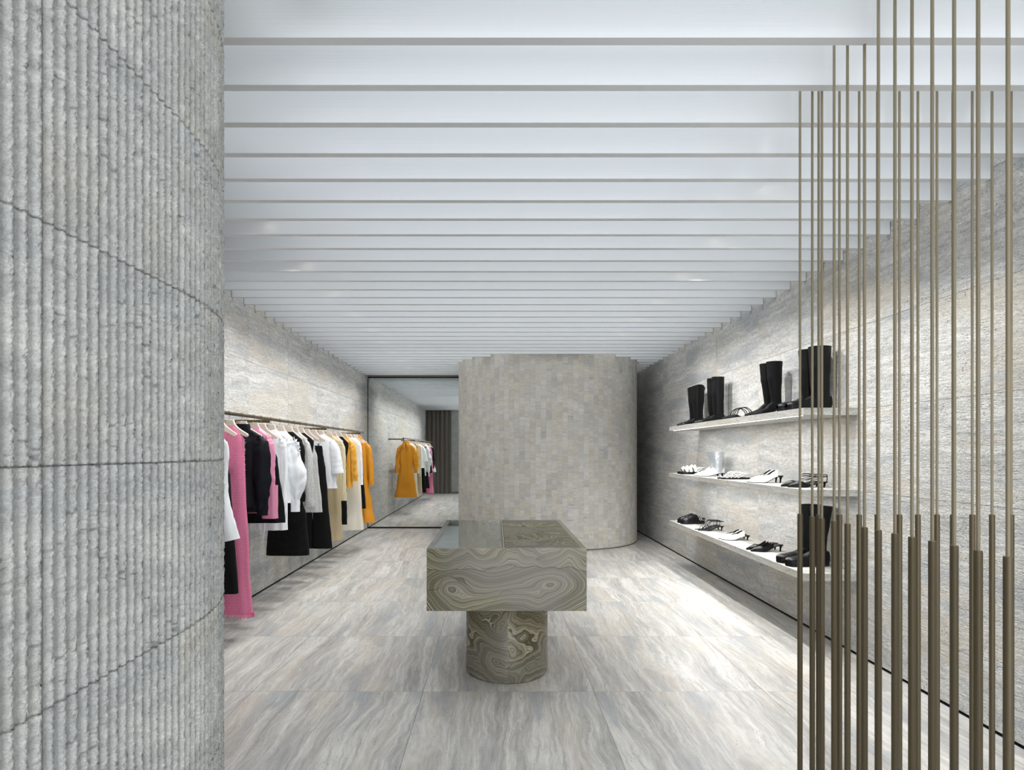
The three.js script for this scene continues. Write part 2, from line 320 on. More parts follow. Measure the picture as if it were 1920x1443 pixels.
// ---------------------------------------------------------------- display table of banded onyx
const n1 = (x, k) => n2(x, k * 7.13 + .37);
function onyxColor(f, x, y, o) {
  const band = .5 + .24 * n1(f * 30, 1) + .46 * n1(f * 95, 2) + .34 * n1(f * 230, 3) + .05 * n2(x * 220, y * 220);
  o[0] = lerp(78, 168, band); o[1] = lerp(73, 161, band); o[2] = lerp(54, 136, band);
  mix3(o, [208, 204, 192], .7 * smooth(.45, .66, n1(f * 110, 5) + .3 * n1(f * 290, 6)));
  mix3(o, [50, 46, 36], .65 * smooth(.42, .62, n1(f * 140, 8)));
  const b = smooth(.05, .5, n2(x * 2.4 + 4, y * 2.8)); mix3(o, [122, 122, 120], .4 * b);
  const c = n2(x * 4.2 + 9 + .3 * n2(x * 9, y * 9), y * 4.2) ; mix3(o, [58, 53, 42], .55 * smooth(.028, 0, Math.abs(c)) * smooth(.0, .4, n2(x * 3, y * 3 + 8)));
}
const segDist = (px, py, ax, ay, bx, by) => { const dx = bx - ax, dy = by - ay, t = clamp(((px - ax) * dx + (py - ay) * dy) / (dx * dx + dy * dy)); return Math.hypot(px - ax - t * dx, py - ay - t * dy); };
const onyxFront = texture(1280, 512, (u, v, o) => {
  const x = u * .907, y = (1 - v) * .354;                          // from the top left corner of the front
  const wx = x + .03 * n2(x * 4, y * 5) + .004 * n2(x * 19, y * 19), wy = y + .03 * n2(x * 4 + 9, y * 5) + .004 * n2(x * 17, y * 23 + 4);
  let d1 = Math.hypot((wx - .15), (wy - .245) * 1.25), d2 = Math.hypot((wx - .70) * .8, (wy - .20) * 1.25);
  let f = Math.min(d1, d2 + .01, segDist(wx, wy, .2, .275, .64, .255) * 1.15 + .03);
  f = -Math.log(Math.exp(-d1 * 22) + Math.exp(-d2 * 22) + Math.exp(-(segDist(wx, wy, .22, .27, .62, .25) * 1.1 + .03) * 22)) / 22 + .1;
  const fault = .098 + .018 * Math.sin(x * 9) + .012 * n2(x * 14, 2);
  if (wy < fault) f = .35 + (fault - wy) * .9 + .035 * Math.abs(Math.sin(x * 11 + .6)) + .02 * n2(x * 8, y * 12);
  onyxColor(f * 1.35, x, y, o);
  if (Math.abs(wy - fault) < .0022) mix3(o, [52, 48, 38], .6);
});
const onyxAll = texture(1024, 1024, (u, v, o) => {
  const x = u * 1.2, y = v * 1.2, w1 = n2(x * 2.2, y * 2.2), w2 = n2(x * 2.2 + 8.1, y * 2.2 + 3.3);
  const f = .5 * n2(x * 1.7 + .55 * w1, y * 2.6 + .55 * w2) + .10 * n2(x * 6 + w2, y * 6) + .12 * y + .02 * n2(x * 22, y * 22);
  onyxColor(f * 1.05, x, y, o);
});
{
  const t = thing('display_table', 'olive banded onyx display table with glass topped tray on a round pedestal', 'table', at(.0605, 0, 3.93));
  const satin = { roughness: .5, specularIntensity: .3 }, gloss = { roughness: .16, clearcoat: .35, clearcoatRoughness: .05 };
  const front = PM({ map: onyxFront, ...gloss }), onyx = PM({ map: onyxAll, ...gloss }), onyxTop = PM({ map: onyxAll, ...satin }), W = .907, Z0 = 3.249, Z1 = 4.61, D = Z1 - Z0, Y0 = .496, Y1 = .85, T = .03;
  const put = (name, g, m, X, Y, Z, l) => { const q = part(name, g, m, t, l); q.position.set(X - .0605, Y, -(Z - 3.93)); return q; };
  const frontGeo = new RoundedBoxGeometry(W, Y1 - Y0, T, 1, .0015);
  { const p = frontGeo.attributes.position, uv = frontGeo.attributes.uv; for (let i = 0; i < p.count; i++) uv.setXY(i, clamp((p.getX(i) + W / 2) / W, .002, .998), clamp((p.getY(i) + (Y1 - Y0) / 2) / (Y1 - Y0), .002, .998)); }
  put('front_panel', frontGeo, front, .0605, (Y0 + Y1) / 2, Z0 + T / 2);
  put('back_panel', stoneBox(W, Y1 - Y0, T, .1, .3, 1.2), onyx, .0605, (Y0 + Y1) / 2, Z1 - T / 2);
  for (const s of [-1, 1]) put('side_panel', stoneBox(T, Y1 - Y0, D - 2 * T - .001, .2 + s * .1, .5, 1.2), onyx, .0605 + s * (W / 2 - T / 2), (Y0 + Y1) / 2, (Z0 + Z1) / 2);
  put('underside', stoneBox(W - 2 * T - .002, .03, D - 2 * T - .002, 0, 0, 1.2), onyx, .0605, Y0 + .015, (Z0 + Z1) / 2);
  const xs = .052, xr = .0605 + W / 2 - T;
  put('top_slab', stoneBox(xr - xs - .001, T, D - 2 * T - .002, .05, .1, 1.2), onyxTop, (xs + xr) / 2, Y1 - T / 2, (Z0 + Z1) / 2);
  put('tray_wall', stoneBox(.02, Y1 - Y0 - .07, D - 2 * T - .004, .3, .2, 1.2), onyx, xs + .011, (Y0 + Y1) / 2 + .005 - .012, (Z0 + Z1) / 2);
  const xl = .0605 - W / 2 + T;
  put('tray_floor', stoneBox(xs - xl - .006, .015, D - 2 * T - .006, .3, .6, 1.2), onyx, (xl + xs) / 2 - .001, Y1 - .16, (Z0 + Z1) / 2);
  put('metal_edge', new THREE.BoxGeometry(.010, .012, D - 2 * T - .004), M({ color: 0xb9b4a6, metalness: .9, roughness: .3 }), xs - .007, Y1 - .0065, (Z0 + Z1) / 2);
  put('glass_top', new THREE.BoxGeometry(xs - xl - .016, .010, D - 2 * T - .004), PM({ color: 0xf2f7f5, transmission: 1, roughness: .01, thickness: 0, ior: 1.52 }), (xl + xs - .014) / 2, Y1 - .0055, (Z0 + Z1) / 2);
  const prof = [[0, 0], [.257, 0], [.262, .004], [.263, .01], [.263, Y0 - .0005], [0, Y0 - .0005]].map(a => new THREE.Vector2(...a));
  const ped = new THREE.LatheGeometry(prof, 72); { const uv = ped.attributes.uv, p = ped.attributes.position; for (let i = 0; i < uv.count; i++) uv.setXY(i, uv.getX(i) * 1.377 + .2, .1 + p.getY(i) / 1.2); }
  put('pedestal', ped, PM({ map: onyxAll, roughness: .38, specularIntensity: .6 }), .0705, 0, 3.71);
}
// ---------------------------------------------------------------- bronze rod screen
{
  const XS = 1.235, ZB = 2.305, sleeveTop = EYE - .2535, rodGeo = new THREE.CylinderGeometry(.0046, .0046, TOP - .02 - sleeveTop, 14), sleeveGeo = new THREE.LatheGeometry([[0, 0], [.0098, 0], [.0098, sleeveTop - .0015], [.0088, sleeveTop], [.0046, sleeveTop]].map(a => new THREE.Vector2(...a)), 22);
  const rodMat = M({ color: 0x8e8570, metalness: .5, roughness: .7 }), sleeveMat = M({ color: 0x605744, metalness: .6, roughness: .55 });
  const rod = (X, Z, label, group) => { const t = thing('screen_rod', label, 'rod', at(X, 0, Z), group); part('sleeve', sleeveGeo, sleeveMat, t); part('slim_rod', rodGeo, rodMat, t).position.y = (TOP - .02 + sleeveTop) / 2; };
  [570, 593, 611, 634, 659, 691, 717, 748, 780, 818, 859, 904, 960].forEach((dx, i, a) => rod(XS, XS * FOCAL / dx, i ? `${ORD[a.length - 1 - i]} bronze rod from the camera in the screen row that runs away from it` : 'bronze corner rod of the screen, the one farthest left in the photo', 'bronze rods of the screen'));
  [1535, 1574, 1611, 1645, 1686.4, 1721, 1756.8, 1786.5, 1823, 1860, 1896, 1932].forEach((x, i) => rod((x - 930) * ZB / FOCAL, ZB, `${ORD[i]} bronze rod right of the corner in the far crosswise row of the screen`, 'bronze rods of the screen'));
}
// ---------------------------------------------------------------- shelves with light strips
const SHELF = { z0: 3.93, z1: 6.98, d: .37 };
const ledMat = M({ color: 0xffffff, emissive: 0xfffaf0, emissiveIntensity: 5 });
[[1.70, .05, 'top', true], [1.137, .045, 'middle', true], [.563, .05, 'bottom', false]].forEach(([y, th, word, led], i) => {
  const t = thing('wall_shelf', `${word} travertine wall shelf ${['under the tall boots, lit along its underside', 'carrying white and black sandals and heels', 'nearest the floor, carrying clogs and mules'][i]}`, 'shelf', at(XR, y, (SHELF.z0 + SHELF.z1) / 2), 'travertine wall shelves');
  const g = stoneBox(SHELF.d, th, SHELF.z1 - SHELF.z0, .1 * i, .2, 2); part('slab', g, shelfMat, t).position.set(-SHELF.d / 2, -th / 2, 0);
  if (led) {
    const L = SHELF.z1 - SHELF.z0 - .16;
    part('light_strip', new THREE.BoxGeometry(.018, .006, L), ledMat, t).position.set(-SHELF.d + .03, -th + .0022, 0);
    areaLight(L, .02, at(XR - SHELF.d + .03, y - th - .002, (SHELF.z0 + SHELF.z1) / 2), at(XR - SHELF.d + .10, 0, (SHELF.z0 + SHELF.z1) / 2), LIGHT.shelf, WHITE).rotation.set(-Math.PI / 2, 0, Math.PI / 2);
  }
});
// ---------------------------------------------------------------- clothes rail
const railZ0 = 3.15, railZ1 = 8.56;
{
  const t = thing('clothes_rail', 'long bronze clothes rail held off the left wall by flat brackets', 'rail', at(RAIL_X, RAIL_Y, 0));
  const bar = new THREE.CylinderGeometry(.0135, .0135, railZ1 - railZ0, 20); bar.rotateX(Math.PI / 2);
  part('bar', bar, bronze, t).position.z = -(railZ0 + railZ1) / 2;
  const cap = new THREE.CylinderGeometry(.0165, .0165, .012, 20); cap.rotateX(Math.PI / 2);
  for (const z of [railZ0, railZ1]) part('end_cap', cap, bronze, t).position.z = -z;
  for (const z of [3.36, 5.05, 6.74, 8.44]) part('bracket', new RoundedBoxGeometry(RAIL_X - XL - .002, .026, .012, 1, .001), bronze, t).position.set((XL - RAIL_X) / 2 , -.019, -z);
}
// ---------------------------------------------------------------- cloth shapes
function gridGeometry(nu, nv, fn, closedU = true) {               // fn(i / nu, j / nv, out) for a sheet of quads, closed round u
  const pos = [], uv = [], idx = [], o = [0, 0, 0, 0, 0];
  for (let j = 0; j <= nv; j++) for (let i = 0; i <= nu; i++) { fn(closedU && i === nu ? 0 : i / nu, j / nv, o); pos.push(o[0], o[1], o[2]); uv.push(closedU && i === nu ? o[3] + (o[5] ?? 0) : o[3], o[4]); }
  for (let j = 0; j < nv; j++) for (let i = 0; i < nu; i++) { const a = j * (nu + 1) + i, b = a + 1, c = a + nu + 1, d = c + 1; idx.push(a, c, b, b, c, d); }
  const g = new THREE.BufferGeometry(); g.setAttribute('position', new THREE.Float32BufferAttribute(pos, 3)); g.setAttribute('uv', new THREE.Float32BufferAttribute(uv, 2)); g.setIndex(idx); g.computeVertexNormals();
  if (closedU) { const n = g.attributes.normal; for (let j = 0; j <= nv; j++) { const a = j * (nu + 1), b = a + nu; const v = new THREE.Vector3(n.getX(a) + n.getX(b), n.getY(a) + n.getY(b), n.getZ(a) + n.getZ(b)).normalize(); n.setXYZ(a, v.x, v.y, v.z); n.setXYZ(b, v.x, v.y, v.z); } }
  return g;
}
function along(keys, t) {                                          // keys: rows of numbers, first the parameter; smooth blend
  if (t <= keys[0][0]) return keys[0]; const n = keys.length; if (t >= keys[n - 1][0]) return keys[n - 1];
  let k = 0; while (keys[k + 1][0] < t) k++;
  const a = keys[k], b = keys[k + 1], s = (t - a[0]) / (b[0] - a[0]), e = s * s * (3 - 2 * s) * .5 + s * .5; return a.map((v, i) => v + (b[i] - v) * e);
}
// a hanging shell: keys = [y, half width, half depth, fold size, centre x], y from the rail downwards
function shell(keys, { folds = 9, seed = 1, nu = 56, nv = 30, pow = 2.6, hemWave = 0, ruffle = 0 } = {}) {
  const y0 = keys[0][0], y1 = keys[keys.length - 1][0], ks = keys.map(k => [-k[0], ...k.slice(1)]);
  return gridGeometry(nu, nv, (u, v, o) => {
    const y = y0 + (y1 - y0) * v, [, w, d, f, cx = 0] = along(ks, -y), th = u * Math.PI * 2, c = Math.cos(th), s = Math.sin(th);
    const px = Math.sign(c) * Math.abs(c) ** (2 / pow), pz = Math.sign(s) * Math.abs(s) ** (2 / pow);
    const fold = f * (Math.sin(folds * th + seed * 2.1 + 1.2 * n2(v * 2, seed)) * .6 + .9 * n2(th * 1.6 + seed * 3 + 4 * (u < .5 ? 0 : 1), v * 2.5) + .35 * n2(th * 4 + seed, v * 9));
    o[0] = cx + px * w + c * fold * .35 + .004 * n2(v * 6, seed + 5 * Math.sign(c));
    o[1] = y + hemWave * v * v * Math.sin(folds * th + seed) + ruffle * .006 * n2(th * 9, v * 20);
    o[2] = pz * d + s * fold;
    o[3] = u * 2 * (w + d) * 1.6; o[4] = y; o[5] = 2 * (w + d) * 1.6;
  });
}
// a sleeve or strap: tube through points [x, y, z], radii [across, deep]
function sleeveTube(points, radii, { seed = 1, wrinkle = .004, nu = 22, nv = 26, flatEnd = false } = {}) {
  const curve = new THREE.CatmullRomCurve3(points.map(p => new THREE.Vector3(...p))), ks = radii.map((r, i) => [i / (radii.length - 1), ...r]), P = new THREE.Vector3(), T = new THREE.Vector3(), Zx = new THREE.Vector3(0, 0, 1), N = new THREE.Vector3(), B = new THREE.Vector3();
  return gridGeometry(nu, nv, (u, v, o) => {
    curve.getPoint(v, P); curve.getTangent(v, T); N.crossVectors(T, Zx).normalize(); B.crossVectors(N, T).normalize();
    const [, rx, rz] = along(ks, v), th = u * Math.PI * 2, wob = wrinkle * (n2(v * 9 + seed, Math.cos(th) * 1.5 + seed * 3) + .7 * n2(v * 22, Math.sin(th) * 2 + seed) + .5 * Math.sin(4 * th + v * 5 + seed));
    const c = Math.cos(th) * (rx + wob), s = Math.sin(th) * (rz + wob);
    o[0] = P.x + N.x * c + B.x * s; o[1] = P.y + N.y * c + B.y * s; o[2] = P.z + N.z * c + B.z * s; o[3] = u * 6.28 * rx; o[4] = P.y; o[5] = 6.28 * rx;
  });
}
function tube(points, r, seg = 24, sides = 7, closed = false) { return new THREE.TubeGeometry(new THREE.CatmullRomCurve3(points.map(p => new THREE.Vector3(...p)), closed), seg, r, sides, closed); }

// ---------------------------------------------------------------- fabrics
const cloth = (color, p = {}) => PM({ color, roughness: .85, sheen: .25, sheenRoughness: .5, ...p });
const weaveBump = texture(256, 256, (u, v, o) => { o[0] = o[1] = o[2] = 128 + 50 * Math.sin(u * 256 * Math.PI / 4) * Math.sin(v * 256 * Math.PI / 4) + 50 * n2(u * 40, v * 40); }, false);
const pinkTweedMap = texture(512, 512, (u, v, o) => {
  const row = v * 48, k = Math.floor(row), zig = Math.abs(((u * 64 + (k & 1 ? .5 : 0)) % 1) - .5) * 2, f = row - k + .5 * zig, s = .5 + .5 * Math.sin(f * 6.283);
  o[0] = lerp(196, 246, s); o[1] = lerp(40, 176, s); o[2] = lerp(104, 200, s); mix3(o, [250, 214, 226], .35 * smooth(.2, .6, n2(u * 70, v * 90)));
});
const whiteTweedMap = texture(512, 512, (u, v, o) => { const s = .5 + .6 * n2(u * 60, v * 60) + .5 * n2(u * 130, v * 130); o[0] = lerp(150, 246, s); o[1] = lerp(150, 246, s); o[2] = lerp(150, 242, s); });
const knitBump = texture(256, 256, (u, v, o) => { o[0] = o[1] = o[2] = 128 + 110 * Math.sin(v * 20 * Math.PI * 2 + 2 * Math.sin(u * 20 * Math.PI)); }, false);
const FAB = {
  white: cloth(0xe9ecef), cream: cloth(0xe0dacb), black: cloth(0x060607, { sheen: 0, specularIntensity: .5 }), navy: cloth(0x080a12, { roughness: .6, sheen: 0, specularIntensity: .35 }),
  pink: cloth(0xe08fae, { roughness: .38, sheen: .4 }), blackKnit: cloth(0x050506, { bumpMap: repeated(knitBump, 3, 3), bumpScale: .004, sheen: 0, specularIntensity: .5 }),
  khaki: cloth(0xb5a482), beige: cloth(0xcfc4a6), yellow: cloth(0xe2a234), orange: cloth(0xd98f14, { roughness: .55 }),
  pinkTweed: cloth(0xffffff, { map: repeated(pinkTweedMap, 2.4, 2.4), bumpMap: repeated(pinkTweedMap, 2.4, 2.4), bumpScale: .004 }),
  whiteTweed: cloth(0xffffff, { map: repeated(whiteTweedMap, 2.5, 2.5), bumpMap: repeated(whiteTweedMap, 2.5, 2.5), bumpScale: .004 }),
};
const button = new THREE.CylinderGeometry(.0055, .0055, .003, 12); button.rotateX(Math.PI / 2);
// ---------------------------------------------------------------- hangers
const hangerMat = M({ color: 0xd6c8bc, roughness: .75 }), steel = M({ color: 0x9a978f, metalness: .9, roughness: .35 });
const hangerCache = new Map();
function hangerGeo(wide) {
  if (hangerCache.has(wide)) return hangerCache.get(wide);
  const s = new THREE.Shape(), q = .205 * wide, n = .036;
  s.moveTo(-n, -.050); s.lineTo(n, -.050); s.bezierCurveTo(n + .006, -.085, n + .02, -.105, q, -.152); s.bezierCurveTo(q + .012, -.158, q + .010, -.176, q - .004, -.174);
  s.bezierCurveTo(q * .6, -.150, q * .4, -.128, 0, -.124); s.bezierCurveTo(-q * .4, -.128, -q * .6, -.150, -q + .004, -.174); s.bezierCurveTo(-q - .010, -.176, -q - .012, -.158, -q, -.152); s.bezierCurveTo(-n - .02, -.105, -n - .006, -.085, -n, -.050);
  const g = new THREE.ExtrudeGeometry(s, { depth: .012, bevelEnabled: true, bevelThickness: .005, bevelSize: .003, bevelSegments: 2, curveSegments: 10 }); g.translate(0, 0, -.006); hangerCache.set(wide, g); return g;
}
const hookGeo = tube([[0, -.055, 0], [0, -.035, 0], [.006, -.022, 0], [.0172, -.006, 0], [.0165, .008, 0], [.004, .0168, 0], [-.010, .0135, 0], [-.0168, .001, 0], [-.0155, -.010, 0]], .0017, 28, 6);
const shoulderBall = new THREE.SphereGeometry(.014, 14, 10);
const clipBar = tube([[-.125, -.205, 0], [-.124, -.16, 0], [-.11, -.142, 0], [-.108, -.2, 0], [.108, -.2, 0], [.11, -.142, 0], [.124, -.16, 0], [.125, -.205, 0]], .0018, 40, 6);
const clipGeo = new RoundedBoxGeometry(.016, .046, .014, 1, .002);
function hanger(Z, rot, label, { clips = 0, wide = 1 } = {}) {
  const t = thing('clothes_hanger', label, 'hanger', at(RAIL_X, RAIL_Y, Z), 'hangers on the clothes rail'); t.rotation.y = rot;
  part('arms', hangerGeo(wide), hangerMat, t);
  part('hook', hookGeo, steel, t);
  if (clips) { const b = part('clip_bar', clipBar, steel, t); b.scale.x = clips / .108; for (const s of [-1, 1]) { const c = part('clip', clipGeo, steel, b); c.position.set(s * .108 * .86, -.222, 0); c.scale.x = .108 / clips; } }
  return t;
}
function garment(name, label, category, Z, rot) { const t = thing(name, label, category, at(RAIL_X, RAIL_Y, Z), 'clothes on the rail'); t.rotation.y = rot; return t; }
const Yh = (h) => h - RAIL_Y;                                      // height above the floor -> y below the rail

// tops and dresses. p: hem (height), sw shoulder half width, keys of widths, sleeves
function upper(t, mat, p) {
  const { hem, sw = .185, chest = sw + .01, hemW = chest, hemD = .055, fold = .006, neck = .075, seed = 1, depth = .038, folds = 9, waist, sleeve, collar, sleeveless, placket, hemWave = 0 } = p;
  const y = Yh(hem), top = -.098, keys = [[top, neck * .8, .022, .001], [top - .012, neck, .03, .001], [-.135, sw * .72, .033, .002], [-.168, sw * .97, .034, .002], [-.20, sw, depth, fold * .5], [-.40, chest, depth + .008, fold]];
  if (waist) keys.push([Yh(waist[0]), waist[1], depth + .006, fold]);
  keys.push([y * .75 - .1, (chest + hemW * 1.6) / 2.6, (depth + hemD) / 2, fold * 1.3], [y, hemW, hemD, fold * 1.8]);
  keys.sort((a, b) => b[0] - a[0]);
  const body = part('body', shell(keys, { seed, folds, nv: 34, hemWave }), mat, t);
  if (sleeve) for (const s of [-1, 1]) {
    const { end, out, r0 = .06, r1 = .045, mid, puff = 0, wrinkle = .006, cuff } = sleeve, ye = Yh(end), zf = (sleeve.z ?? .012) * s;
    const x0 = sw - .035, pts = [[s * x0, -.168, 0], [s * (x0 + (out - x0) * .42), -.25, zf * .5], [s * (mid ?? lerp(x0, out, .8)), (-.25 + ye) / 2, zf], [s * out, ye, zf * 1.5]];
    const rm = lerp(r0, r1, .5) + puff;
    const arm = part('sleeve', sleeveTube(pts, [[r0 * .55, .030], [r0, r0 * .62], [rm, rm * .62], [r1, r1 * .7]], { seed: seed + s, wrinkle }), mat, t);
    if (cuff) {
      const [ch, cw] = cuff; const c = shell([[ye + ch * .35, cw, cw * .62, .001], [ye - ch * .65, cw * 1.02, cw * .62, .001]], { seed, nu: 26, nv: 4 }); c.translate(s * out, 0, zf * 1.5); part('cuff', c, mat, arm);
    }
  }
  if (collar === 'shirt') for (const s of [-1, 1]) {
    const sh = new THREE.Shape(); sh.moveTo(0, 0); sh.lineTo(s * .062, .018); sh.lineTo(s * .052, -.045); sh.lineTo(s * .012, -.028); sh.closePath();
    const g = new THREE.ExtrudeGeometry(sh, { depth: .003, bevelEnabled: false }); g.rotateX(-.35); g.translate(0, -.105, .034); part('collar', g, mat, t);
  } else if (collar === 'stand') { const c = shell([[-.070, neck * .78, .03, .001], [-.112, neck * 1.02, .034, .001]], { seed, nu: 30, nv: 4 }); part('collar', c, mat, t); }
  else if (collar === 'tie') {
    const c = shell([[-.066, neck * .85, .034, .002], [-.12, neck * 1.1, .04, .002]], { seed, nu: 30, nv: 4 }), band = part('collar', c, mat, t);
    for (const s of [-1, 1]) for (const f of [-1, 1]) { const g = sleeveTube([[s * .02, -.10, f * .04], [s * .045, -.16, f * .062], [s * .055, -.235, f * .058]], [[.012, .006], [.024, .006], [.012, .004]], { wrinkle: .001, nu: 14, nv: 10 }); part('neck_tie', g, mat, band); }
  }
  if (placket) { const n = placket; for (let i = 0; i < n; i++) part('button', button, FAB.cream, body).position.set(.004, -.17 - i * (-.2 - y) / n * 1.0, (depth + .012)); }
}
// skirt or trousers hung from the waist. top: height of the waist, hw: half widths
function lower(t, mat, p) {
  const { top = 1.462, hem, hw0, hw1, legs = false, seed = 1, fold = .006, cx = 0, lean = 0 } = p, y0 = Yh(top), y1 = Yh(hem);
  part('waistband', shell([[y0, hw0, .018, .001, cx], [y0 - .035, hw0 * 1.02, .020, .001, cx]], { seed, nu: 36, nv: 4 }), mat, t);
  if (!legs) part('skirt_panel', shell([[y0 - .035, hw0 * 1.02, .020, .002, cx], [y0 - .12, lerp(hw0, hw1, .35), .032, fold * .6, cx], [y1, hw1, .05, fold * 1.6, cx + lean]], { seed, folds: 8 }), mat, t);
  else {
    part('hip_panel', shell([[y0 - .035, hw0 * 1.02, .02, .001, cx], [y0 - .26, lerp(hw0, hw1, .3), .034, fold * .5, cx]], { seed, nu: 44, nv: 10 }), mat, t);
    for (const s of [-1, 1]) part('leg', shell([[y0 - .22, lerp(hw0, hw1, .3) * .52, .032, fold * .4, cx + s * lerp(hw0, hw1, .3) * .48], [(y0 + y1) / 2, lerp(hw0, hw1, .5) * .5, .034, fold, cx + lean / 2 + s * lerp(hw0, hw1, .55) * .5], [y1, hw1 * .5, .036, fold, cx + lean + s * hw1 * .5]], { seed: seed + s, folds: 3, nu: 32 }), mat, t);
  }
}
const H = 'pale beige hanger carrying the ';
{
  let t;
  // front to back along the rail
  hanger(3.95, .05, H + 'white wide sleeved blouse nearest the ribbed wall', { wide: 0.45 }); t = garment('blouse', 'white wide sleeved blouse half hidden by the ribbed wall', 'blouse', 3.95, .05);
  upper(t, FAB.white, { hem: .92, sw: .10, chest: .10, hemW: .11, seed: 1, sleeve: { end: .79, out: .168, mid: .10, r0: .036, r1: .056 }, collar: 'shirt' });
  hanger(4.09, .05, H + 'black flared trousers beside the pink dress', { clips: .07, wide: 0.62 }); t = garment('trousers', 'black flared trousers just in front of the pink fringed dress', 'trousers', 4.09, .05);
  lower(t, FAB.black, { hem: .388, hw0: .06, hw1: .15, legs: true, seed: 2 });
  hanger(4.27, -.08, H + 'long pink tweed dress', { wide: 0.68 }); t = garment('dress', 'long sleeveless pink tweed dress with a fringed hem', 'dress', 4.27, -.08);
  upper(t, FAB.pinkTweed, { hem: .20, sw: .112, chest: .122, hemW: .185, seed: 3, fold: .004, depth: .036 });
  { const r = rng(41), list = []; for (let i = 0; i < 220; i++) { const th = i / 220 * 6.283, x = Math.sign(Math.cos(th)) * Math.abs(Math.cos(th)) ** .77 * .186, z = Math.sign(Math.sin(th)) * Math.abs(Math.sin(th)) ** .77 * .056; list.push(tube([[x, Yh(.203), z], [x * 1.01 + (r() - .5) * .006, Yh(.192), z * 1.1], [x * 1.02 + (r() - .5) * .012, Yh(.178 - r() * .012), z * 1.15]], .0012, 3, 4)); }
    const f = part('hem_fringe', mergeGeometries(list), cloth(0xdd5f92), t); f.userData.kind = 'stuff';
    const e = []; for (let i = 0; i < 70; i++) for (const s of [-1, 1]) { const y = -.19 - i * .0042 * 1.2, x = s * .116; e.push(tube([[x, y, .01 * (r() - .5)], [x + s * (.003 + r() * .003), y - .003, .01 * (r() - .5)], [x + s * (.004 + r() * .008), y - .004 + .006 * (r() - .5), .02 * (r() - .5)]], .0011, 3, 4)); }
    part('armhole_fringe', mergeGeometries(e), cloth(0xf0c9d6), t).userData.kind = 'stuff'; }
  hanger(4.485, .05, H + 'navy bomber jacket', { wide: 0.71 }); t = garment('bomber_jacket', 'navy bomber jacket with full sleeves and ribbed cuffs', 'jacket', 4.485, .05);
  upper(t, FAB.navy, { hem: .97, sw: .16, chest: .175, hemW: .165, seed: 4, depth: .05, fold: .01, sleeve: { end: .95, out: .175, r0: .066, r1: .045, puff: .018, wrinkle: .010, cuff: [.07, .042], z: .03 }, collar: 'stand' });
  part('hem_band', shell([[Yh(.985), .166, .056, .003], [Yh(.925), .15, .05, .003]], { seed: 4, folds: 20, nv: 5 }), FAB.navy, t);
  hanger(4.70, .0, H + 'pink satin shirt', { wide: 0.66 }); t = garment('shirt', 'pink satin shirt with deep wide cuffs', 'shirt', 4.70, 0);
  upper(t, FAB.pink, { hem: .90, sw: .15, chest: .155, hemW: .165, seed: 5, sleeve: { end: 1.03, out: .145, r0: .05, r1: .045, cuff: [.27, .062], wrinkle: .008 }, collar: 'shirt', placket: 5 });
  hanger(4.85, .0, H + 'black mini skirt', { clips: .085, wide: 0.62 }); t = garment('mini_skirt', 'short black skirt clipped up behind the pink shirt', 'skirt', 4.85, 0);
  lower(t, FAB.black, { hem: .80, hw0: .105, hw1: .21, seed: 6 });
  hanger(5.06, -.04, H + 'long white shirt', { wide: 0.59 }); t = garment('shirt', 'long white shirt with a loose tie hanging below its hem', 'shirt', 5.06, -.04);
  upper(t, FAB.white, { hem: .71, sw: .135, chest: .145, hemW: .15, seed: 7, sleeve: { end: .90, out: .115, r0: .045, r1: .036, cuff: [.07, .04] }, collar: 'shirt', placket: 6 });
  part('hanging_tie', sleeveTube([[-.03, Yh(.8), .05], [-.035, Yh(.7), .055], [-.05, Yh(.62), .05]], [[.008, .003], [.008, .003], [.007, .003]], { wrinkle: .001, nu: 10, nv: 8 }), FAB.white, t);
  hanger(5.27, .03, H + 'white ruffled blouse', { wide: 0.54 }); t = garment('blouse', 'white blouse with ruffled shoulders and balloon sleeves', 'blouse', 5.27, .03);
  upper(t, FAB.white, { hem: .93, sw: .125, chest: .14, hemW: .15, seed: 8, sleeve: { end: .92, out: .15, mid: .165, r0: .05, r1: .03, puff: .042, wrinkle: .014, cuff: [.11, .04] } });
  for (const s of [-1, 1]) part('ruffle', gridGeometry(60, 6, (u, v, o) => { const y = -.15 - u * .24, out = .012 + .045 * v * Math.sin(Math.PI * Math.min(1, u * 1.1 + .05)); o[0] = s * (.125 + out + .03 * u); o[1] = y + .012 * v * Math.sin(u * 60); o[2] = .03 + v * .022 * Math.sin(u * 44); o[3] = u; o[4] = v; }, false), FAB.white, t);
  hanger(5.48, 0, H + 'long black knitted dress', { wide: 0.61 }); t = garment('dress', 'long black knitted dress with a wide ribbed skirt', 'dress', 5.48, 0);
  upper(t, FAB.black, { hem: .88, sw: .14, chest: .13, hemW: .14, seed: 9, sleeve: { end: .92, out: .135, r0: .042, r1: .034 } });
  part('knit_skirt', shell([[Yh(.92), .14, .04, .002], [Yh(.8), .175, .05, .003], [Yh(.412), .205, .06, .006]], { seed: 9, folds: 6 }), FAB.blackKnit, t);
  hanger(5.64, .02, H + 'white tweed jacket', { wide: 0.59 }); t = garment('tweed_jacket', 'white flecked tweed jacket with long sleeves', 'jacket', 5.64, .02);
  upper(t, FAB.whiteTweed, { hem: .90, sw: .135, chest: .14, hemW: .15, seed: 10, depth: .045, sleeve: { end: .90, out: .16, r0: .046, r1: .045, cuff: [.06, .047] } });
  hanger(5.81, -.05, H + 'black sleeveless top', { wide: 0.64 }); t = garment('top', 'black sleeveless top between the tweed jacket and tweed skirt', 'top', 5.81, -.05);
  upper(t, FAB.black, { hem: .97, sw: .145, chest: .12, hemW: .13, seed: 11 });
